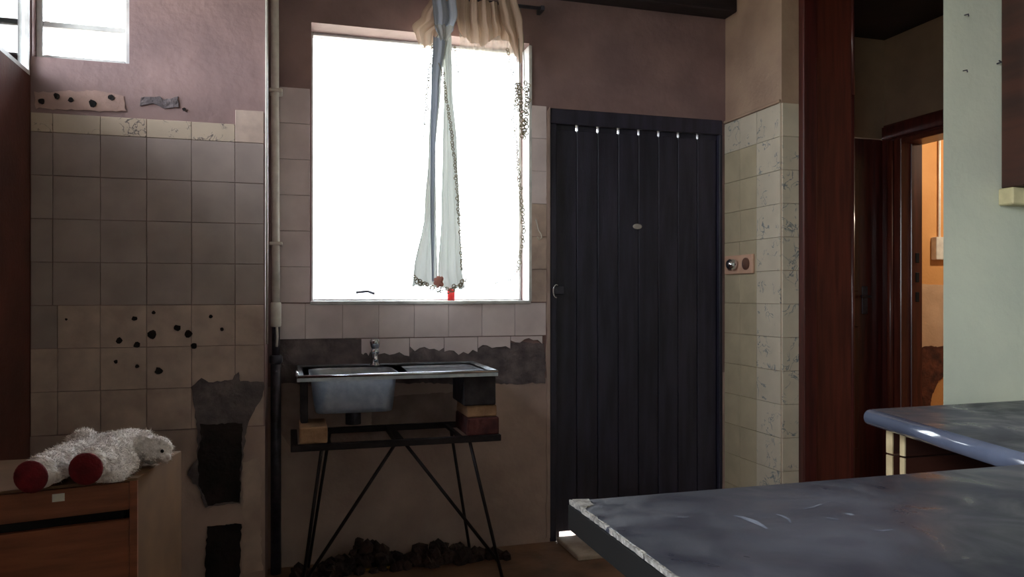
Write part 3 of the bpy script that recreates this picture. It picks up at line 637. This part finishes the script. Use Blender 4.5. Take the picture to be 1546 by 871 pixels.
lace([(790,350),(788,372),(784,395),(778,412),(768,420)], YC-0.03, 0.010, 0.020); lace([(768,422),(750,428),(730,430),(712,428)], YC-0.03, 0.006, 0.03)
lace([(785,128),(787,150),(789,190),(790,212)], YC-0.06, 0.011, 0.010, 0.006); lace([(795,127),(796,160),(792,205)], YC-0.065, 0.011, 0.010, 0.007); lace([(780,128),(781,170)], YC-0.06, 0.008, 0.012, 0.005)
lace([(621,416),(634,424),(650,434),(666,440),(684,436),(698,426),(706,420)], YC-0.035, 0.010, 0.009, 0.007)
for a, b in (((783,58),(785,128)), ((790,52),(792,127)), ((662,95),(668,110))): obj('cord', tubes([PY(*a, YC-0.06), PY(*b, YC-0.06)], 0.002, 6), 'lace', cu)
bm = bmesh.new(); c = PY(663, 425, YC-0.05)
for i in range(7):
    R = Matrix.Rotation(i*0.9, 4, 'Y'); bmesh.ops.create_icosphere(bm, subdivisions=2, radius=0.016, matrix=Matrix.Translation(c) @ R @ Matrix.Translation((0.010 if i else 0, 0, 0)) @ Matrix.Diagonal((1, .5, .7, 1)))
obj('rosette', bm, 'rosepink', cu, True)
c = PY(681, 456, YB+0.03)
rc = thing('red_cup', 'small red cup on the window sill under the curtain hem', 'cup', (c.x, YB+0.03, WZ0+0.004))
obj('body', lathe([(0.014, 0), (0.016, 0.002), (0.020, 0.058), (0.018, 0.058), (0.014, 0.006)], (c.x, YB+0.03, WZ0+0.004), 20), 'redplastic', rc, True)
obj('rim', lathe([(0.0185, 0.054), (0.022, 0.056), (0.022, 0.061), (0.0185, 0.062)], (c.x, YB+0.03, WZ0+0.004), 20), 'redplastic', rc, True)

# ------------------------------------------------------------------ socket on the return wall
so = thing('power_socket', 'ivory double power socket plate beside the dark door', 'socket', (XR-0.007, 3.16, 1.23))
obj('plate', box(XR-0.022, XR-0.006, 3.042, 3.275, 1.228, 1.318, bevel=0.005, seg=2), 'socket', so)
for yy in (3.09, 3.22):
    bm = lathe([(0.028, 0), (0.028, 0.006), (0.022, 0.008)], (0, 0, 0), 20); bm.transform(Matrix.Translation((XR-0.021, yy, 1.274)) @ Matrix.Rotation(-R90, 4, 'Y')); obj('outlet', bm, 'socketbrown', so)
bm = lathe([(0.024, 0), (0.026, 0.01), (0.020, 0.035), (0.008, 0.04)], (0, 0, 0), 16); bm.transform(Matrix.Translation((XR-0.028, 3.175, 1.274)) @ Matrix.Rotation(-R90, 4, 'Y')); obj('switch_knob', bm, 'chrome', so, True)

# ------------------------------------------------------------------ chest of drawers
CZ = 0.74
A = Vector((-0.3115, 1.784, 0)); TW = math.tan(math.radians(12))
def fr(x, d=0.0): return A.y + (x - A.x)*TW + d           # y of the chest front at x
ch = thing('drawer_chest', 'orange brown chest of drawers at the left, its front slightly turned', 'chest of drawers', (-0.55, 2.1, 0))
XC0, XC1, YCB, SKEW = -0.832, -0.3115, 2.06, 0.19
def plan(x0, x1, d0, yb, z0, z1, bev=0.0):
    pts = [Vector((x0, fr(x0, d0), z0)), Vector((x1, fr(x1, d0), z0)), Vector((x1 + (SKEW*(yb-fr(x1)) if x1 > -0.5 else 0), yb, z0)), Vector((x0 + (SKEW*(yb-fr(x1)) if x0 > -0.5 else 0), yb, z0))]
    return prism(pts, (0, 0, 1), z1-z0, bev)
def band(x0, x1, d0, d1, z0, z1, bev=0.0):
    pts = [Vector((x0, fr(x0, d0), z0)), Vector((x1, fr(x1, d0), z0)), Vector((x1, fr(x1, d1), z0)), Vector((x0, fr(x0, d1), z0))]
    return prism(pts, (0, 0, 1), z1-z0, bev)
obj('top', plan(XC0, XC1, 0.0, YCB, CZ-0.006, CZ, 0.001), 'chestside', ch)
obj('side_panel', plan(XC1-0.016, XC1, 0.012, YCB, 0, CZ-0.006), 'chestside', ch)
obj('side_panel', plan(XC0, XC0+0.016, 0.012, YCB, 0, CZ-0.006), 'chestside', ch)
obj('carcass', plan(XC0+0.016, XC1-0.016, 0.05, YCB, 0.04, CZ-0.006), 'gap', ch)
obj('edge_strip', band(XC1-0.014, XC1, 0.0, 0.012, 0.0, CZ-0.006), 'chestfront', ch)
zt = CZ - 0.008
for k, hgt in enumerate((0.058, 0.125, 0.125, 0.125, 0.125)):
    dw = obj('drawer', band(XC0+0.003, XC1-0.015, 0.0, 0.018, zt-hgt, zt, 0.0015), 'chestfront', ch)
    obj('recess_shade', band(XC0+0.02, XC1-0.03, 0.022, 0.05, zt-hgt-0.022, zt-hgt+0.001), 'gap', dw)  # solid near-black strip stands in for shade in the drawer gap
    zt -= hgt + 0.021
c = PZ(88, 751, CZ); 
lx = PY(88, 751, fr(-0.46)).x; lz = PY(88, 751, fr(lx)).z
bm = box(-0.011, 0.011, -0.001, 0, -0.008, 0.008); bm.transform(Matrix.Translation((lx, fr(lx, -0.0005), max(lz, CZ-0.055))) @ Matrix.Rotation(math.atan(TW), 4, 'Z')); obj('price_sticker', bm, 'paper', ch)

# ------------------------------------------------------------------ plush bear lying on the chest
te = thing('plush_bear', 'white plush bear with red foot soles lying on the chest of drawers', 'plush toy', (-0.36, 1.9, CZ))
bm = bmesh.new()
def blob(a, b, r0, r1, n=7, fl=1.0):
    a, b = Vector(a), Vector(b)
    for i in range(n):
        t = i/(n-1); c = a.lerp(b, t); r = r0*(1-t)+r1*t; bmesh.ops.create_icosphere(bm, subdivisions=2, radius=r, matrix=Matrix.Translation(c) @ Matrix.Diagonal((1, 1, fl, 1)))
Fl, Fr = PY(60, 722, 1.72), PY(139, 712, 1.74)
Fl.z = CZ + 0.036; Fr.z = CZ + 0.040
hipL, hipR = PY(112, 700, 1.86), PY(186, 690, 1.90)
hipL.z = CZ + 0.038; hipR.z = CZ + 0.044
blob(Fl, hipL, 0.034, 0.036); blob(Fr, hipR, 0.036, 0.042)
b0, b1 = PY(140, 680, 1.96), PY(204, 680, 1.96); b0.z = CZ+0.034; b1.z = CZ+0.036
blob(b0, b1, 0.036, 0.038, 6, 1.0); blob(hipL, b0, 0.034, 0.036, 4, 0.9); blob(hipR, b1, 0.040, 0.040, 4)
blob(PY(186, 700, 1.84), PY(168, 722, 1.77), 0.034, 0.026, 5)
hd = PY(230, 683, 1.90); hd.z = max(hd.z, CZ+0.036); blob(hd, hd + Vector((0.010, 0, 0.0)), 0.034, 0.032, 3)
sn = PY(249, 690, 1.88); blob(hd, sn, 0.024, 0.015, 5)
blob(b1, hd, 0.030, 0.024, 5)
for dx, dy in ((-0.012, 0.026), (-0.016, -0.014)): blob(hd + Vector((dx, dy, 0.026)), hd + Vector((dx-0.004, dy, 0.034)), 0.011, 0.009, 2)
blob(PY(118, 668, 1.99), PY(128, 664, 2.0), 0.028, 0.028, 3)
me0 = bpy.data.meshes.new('bear_raw'); bm.to_mesh(me0); bm.free()
tmp = bpy.data.objects.new('bear_raw', me0); C.objects.link(tmp)
rm = tmp.modifiers.new('r', 'REMESH'); rm.mode = 'VOXEL'; rm.voxel_size = 0.0042
sm = tmp.modifiers.new('s', 'SMOOTH'); sm.iterations = 6; sm.factor = 0.5
dg = bpy.context.evaluated_depsgraph_get(); me1 = bpy.data.meshes.new_from_object(tmp.evaluated_get(dg))
bpy.data.objects.remove(tmp)
bm = bmesh.new(); bm.from_mesh(me1)
for v in bm.verts:
    nn = noise.noise(v.co*55); v.co += v.normal*(nn*0.005 + noise.noise(v.co*190)*0.0025); v.co.z = max(v.co.z, CZ+0.0008)
bm.normal_update()
fur = bmesh.new(); faces = bm.faces[:]
def near_sole(p): return (p-Fl).length < 0.042 and p.y < Fl.y-0.006 or (p-Fr).length < 0.044 and p.y < Fr.y-0.006
for i in range(9000):
    f = random.choice(faces); c = f.calc_center_median(); n = f.normal
    if near_sole(c) or n.z < -0.6: continue
    d = (n + Vector([random.uniform(-.7, .7) for _ in range(3)]) + Vector((0, 0, -0.35))).normalized(); L_ = random.uniform(0.004, 0.010)
    s = d.cross(Vector((random.random()-.5, random.random()-.5, random.random()-.5))).normalized()*0.0009
    tip = c + d*L_; tip.z = max(tip.z, CZ+0.0008)
    fur.faces.new((fur.verts.new(c-s), fur.verts.new(c+s), fur.verts.new(tip)))
obj('body', bm, 'fur', te, True)
fo = obj('fur', fur, 'fur', te); fo['kind'] = 'stuff'
for F_, dirv in ((Fl, Vector((-0.25, -1, -0.05))), (Fr, Vector((-0.15, -1, 0.0)))):
    bm = bmesh.new(); bmesh.ops.create_uvsphere(bm, u_segments=20, v_segments=12, radius=0.033)
    q = dirv.to_track_quat('Y', 'Z'); bm.transform(Matrix.Translation(F_ + dirv.normalized()*0.030) @ q.to_matrix().to_4x4() @ Matrix.Diagonal((1, 0.4, 0.98, 1)))
    o = obj('sole', bm, 'sole', te, True); o['label'] = 'dark red foot sole'
for nm, px, py, Y_, r in (('eye', 245, 681, 1.865, 0.0042), ('nose', 254, 690, 1.872, 0.006)):
    bm = bmesh.new(); bmesh.ops.create_icosphere(bm, subdivisions=2, radius=r, matrix=Matrix.Translation(PY(px, py, Y_))); obj(nm, bm, 'bead' if nm == 'eye' else 'fur', te, True)

# ------------------------------------------------------------------ worktops and cabinets (right foreground)
TZ = 0.90
wt = thing('worktop', 'dark worn worktop with a chipped left edge in the foreground', 'worktop', (1.2, 0.45, 0.87))
obj('slab', box(0.302, 2.195, -0.1, 0.800, TZ-0.032, TZ, bevel=0.003, seg=2), 'laminate', wt)
for k, (y0, y1) in enumerate(((0.785, 0.80), (0.70, 0.785), (0.615, 0.69), (0.50, 0.612), (0.30, 0.49))):
    pts = ragged([Vector((0.301, y0, TZ)), Vector((0.301 + 0.0035, y0, TZ)), Vector((0.301+0.0025, y1, TZ)), Vector((0.301, y1, TZ))], 0.006, 0.0012)
    for q in pts: q.z = TZ - 0.004; q.x = max(q.x, 0.3005)
    obj('chipped_edge', prism(pts, (0, 0, 1), 0.0048), 'chip', wt)
pts = ragged([Vector((0.301, 0.76, 0)), Vector((0.318, 0.775, 0)), Vector((0.322, 0.798, 0)), Vector((0.303, 0.799, 0))], 0.006, 0.002)
for q in pts: q.z = TZ - 0.004
obj('chipped_edge', prism(pts, (0, 0, 1), 0.0050), 'chip', wt)
bm = box(0.2995, 0.302, -0.1, 0.80, TZ-0.0315, TZ-0.005); obj('edge_band', bm, 'gap', wt)
def scuff(pix, w):
    pts = [PZ(x, y, TZ+0.0004) for x, y in pix]; bm = bmesh.new()
    L_, R_ = [], []
    for i, q in enumerate(pts):
        t = (pts[min(i+1, len(pts)-1)] - pts[max(i-1, 0)]).normalized(); s = Vector((-t.y, t.x, 0))*w*(0.3+math.sin(math.pi*(i+.5)/len(pts)))*random.uniform(.6, 1.2)
        L_.append(bm.verts.new(q+s)); R_.append(bm.verts.new(q-s))
    for i in range(len(pts)-1): bm.faces.new((L_[i], R_[i], R_[i+1], L_[i+1]))
    obj('scuff_mark', bm, 'scuff', wt)
for s, w in (([(1108,778),(1122,781),(1138,787),(1150,793),(1158,798)], 0.003), ([(1172,776),(1182,779),(1190,783),(1194,789)], 0.0016), ([(1214,768),(1228,765),(1240,761)], 0.0018), ([(1248,781),(1258,783),(1266,784)], 0.0026), ([(1276,775),(1283,776),(1288,778)], 0.003), ([(1318,800),(1332,801),(1348,799)], 0.0016), ([(1022,780),(1032,781),(1040,780)], 0.0016)):
    scuff(s, w)
bc = thing('base_cabinet', 'dark blue base cabinet under the foreground worktop', 'cabinet', (1.2, 0.4, 0))
obj('carcass', box(0.36, 2.195, -0.06, 0.72, 0.08, TZ-0.033, bevel=0.003), 'darkcab', bc)
obj('plinth', box(0.40, 2.195, 0.0, 0.66, 0, 0.08), 'darkcab', bc)
for x0_ in (0.37, 0.98, 1.59): obj('door', box(x0_, x0_+0.595, 0.721, 0.738, 0.09, TZ-0.04, bevel=0.003), 'darkcab', bc)

w2 = thing('worktop', 'dark worktop with a shiny rounded edge against the white partition wall', 'worktop', (1.6, 1.1, 0.87))
cA, cB = Vector((1.124, 1.268, 0)), Vector((1.021, 0.832, 0))
r_ = 0.016; dv = (cB - cA).normalized(); nv = Vector((dv.y, -dv.x, 0))
if nv.x > 0: nv = -nv
pts2 = [cA, cB, Vector((2.195, 0.832, 0)), Vector((2.195, 1.297, 0))]
obj('slab', prism([Vector((q.x, q.y, TZ-0.032)) for q in pts2], (0, 0, 1), 0.032), 'laminate', w2)
bm = bmesh.new(); prof = [(math.cos(t)*r_, math.sin(t)*r_) for t in [math.radians(a) for a in range(90, 271, 15)]]
ra = [bm.verts.new(Vector((cA.x, cA.y, TZ-0.016+pz)) - nv*px) for px, pz in prof]; rb_ = [bm.verts.new(Vector((cB.x, cB.y, TZ-0.016+pz)) - nv*px) for px, pz in prof]
for i in range(len(prof)-1): bm.faces.new((ra[i], ra[i+1], rb_[i+1], rb_[i]))
bm.faces.new(ra); bm.faces.new(list(reversed(rb_)))
obj('rounded_edge', bm, 'edge', w2, True)
b2 = thing('base_cabinet', 'open cream edged base cabinet under the far worktop', 'cabinet', (1.6, 1.1, 0))
for z0, z1 in ((0.0, 0.812), (0.816, TZ-0.033)):
    sp = obj('side_panel', box(1.144, 2.19, 1.231, 1.247, z0, z1), 'browncab', b2); obj('edging', box(1.141, 1.144, 1.231, 1.247, z0, z1), 'creamedge', sp)  # panel faces coloured dark to put in the cabinet's inner shade
    sp = obj('inner_panel', box(1.149, 1.70, 1.205, 1.217, max(z0, 0.4), z1), 'browncab', b2); obj('edging', box(1.146, 1.149, 1.205, 1.217, max(z0, 0.4), z1), 'creamedge', sp)
obj('back_panel', box(1.90, 1.916, 0.85, 1.203, 0, TZ-0.034), 'darkcab', b2)
obj('side_panel', box(1.142, 2.19, 0.84, 0.856, 0, TZ-0.034), 'browncab', b2)
obj('shelf', box(1.16, 1.898, 0.858, 1.203, 0.40, 0.416), 'browncab', b2)
obj('bottom_panel', box(1.16, 1.898, 0.858, 1.203, 0.06, 0.076), 'browncab', b2)

# ------------------------------------------------------------------ wall cupboard and nails on the partition
uc = thing('wall_cupboard', 'dark brown wall cupboard hanging at the right edge on a cream batten', 'cupboard', (1.85, 1.15, 1.32))
obj('side_panel', box(1.493, 1.511, 0.98, 1.298, 1.362, 2.25, bevel=0.002), 'browncab', uc)
obj('side_panel', box(2.17, 2.188, 0.98, 1.298, 1.362, 2.25, bevel=0.002), 'browncab', uc)
obj('bottom_panel', box(1.511, 2.17, 0.98, 1.298, 1.362, 1.38), 'browncab', uc); obj('top_panel', box(1.511, 2.17, 0.98, 1.298, 2.232, 2.25), 'browncab', uc)
obj('back_panel', box(1.511, 2.17, 1.285, 1.298, 1.38, 2.232), 'browncab', uc)
for xx in (1.513, 1.842): obj('door', box(xx, xx+0.326, 0.962, 0.979, 1.365, 2.248, bevel=0.002), 'browncab', uc)
obj('batten', box(1.484, 2.188, 1.262, 1.298, 1.324, 1.361, bevel=0.003), 'batten', uc)
for i, (nx, ny, lab) in enumerate(((1456, 23, 'small dark nail highest on the white partition wall'), (1454, 107, 'small dark nail in the white wall below the highest one'), (1503, 96, 'bent dark nail sticking out beside the brown wall cupboard'))):
    c = PY(nx, ny, 1.3)
    if i < 2: bm = tubes([(c.x, 1.3, c.z), (c.x, 1.290, c.z-0.001), (c.x, 1.289, c.z-0.006)], 0.0013, 6)
    else: bm = tubes([(c.x+0.004, 1.3, c.z), (c.x+0.003, 1.288, c.z), (c.x-0.008, 1.284, c.z+0.001)], 0.0016, 6)
    tag(obj('nail', bm, 'iron'), lab, 'nail', 'nails in the partition wall')
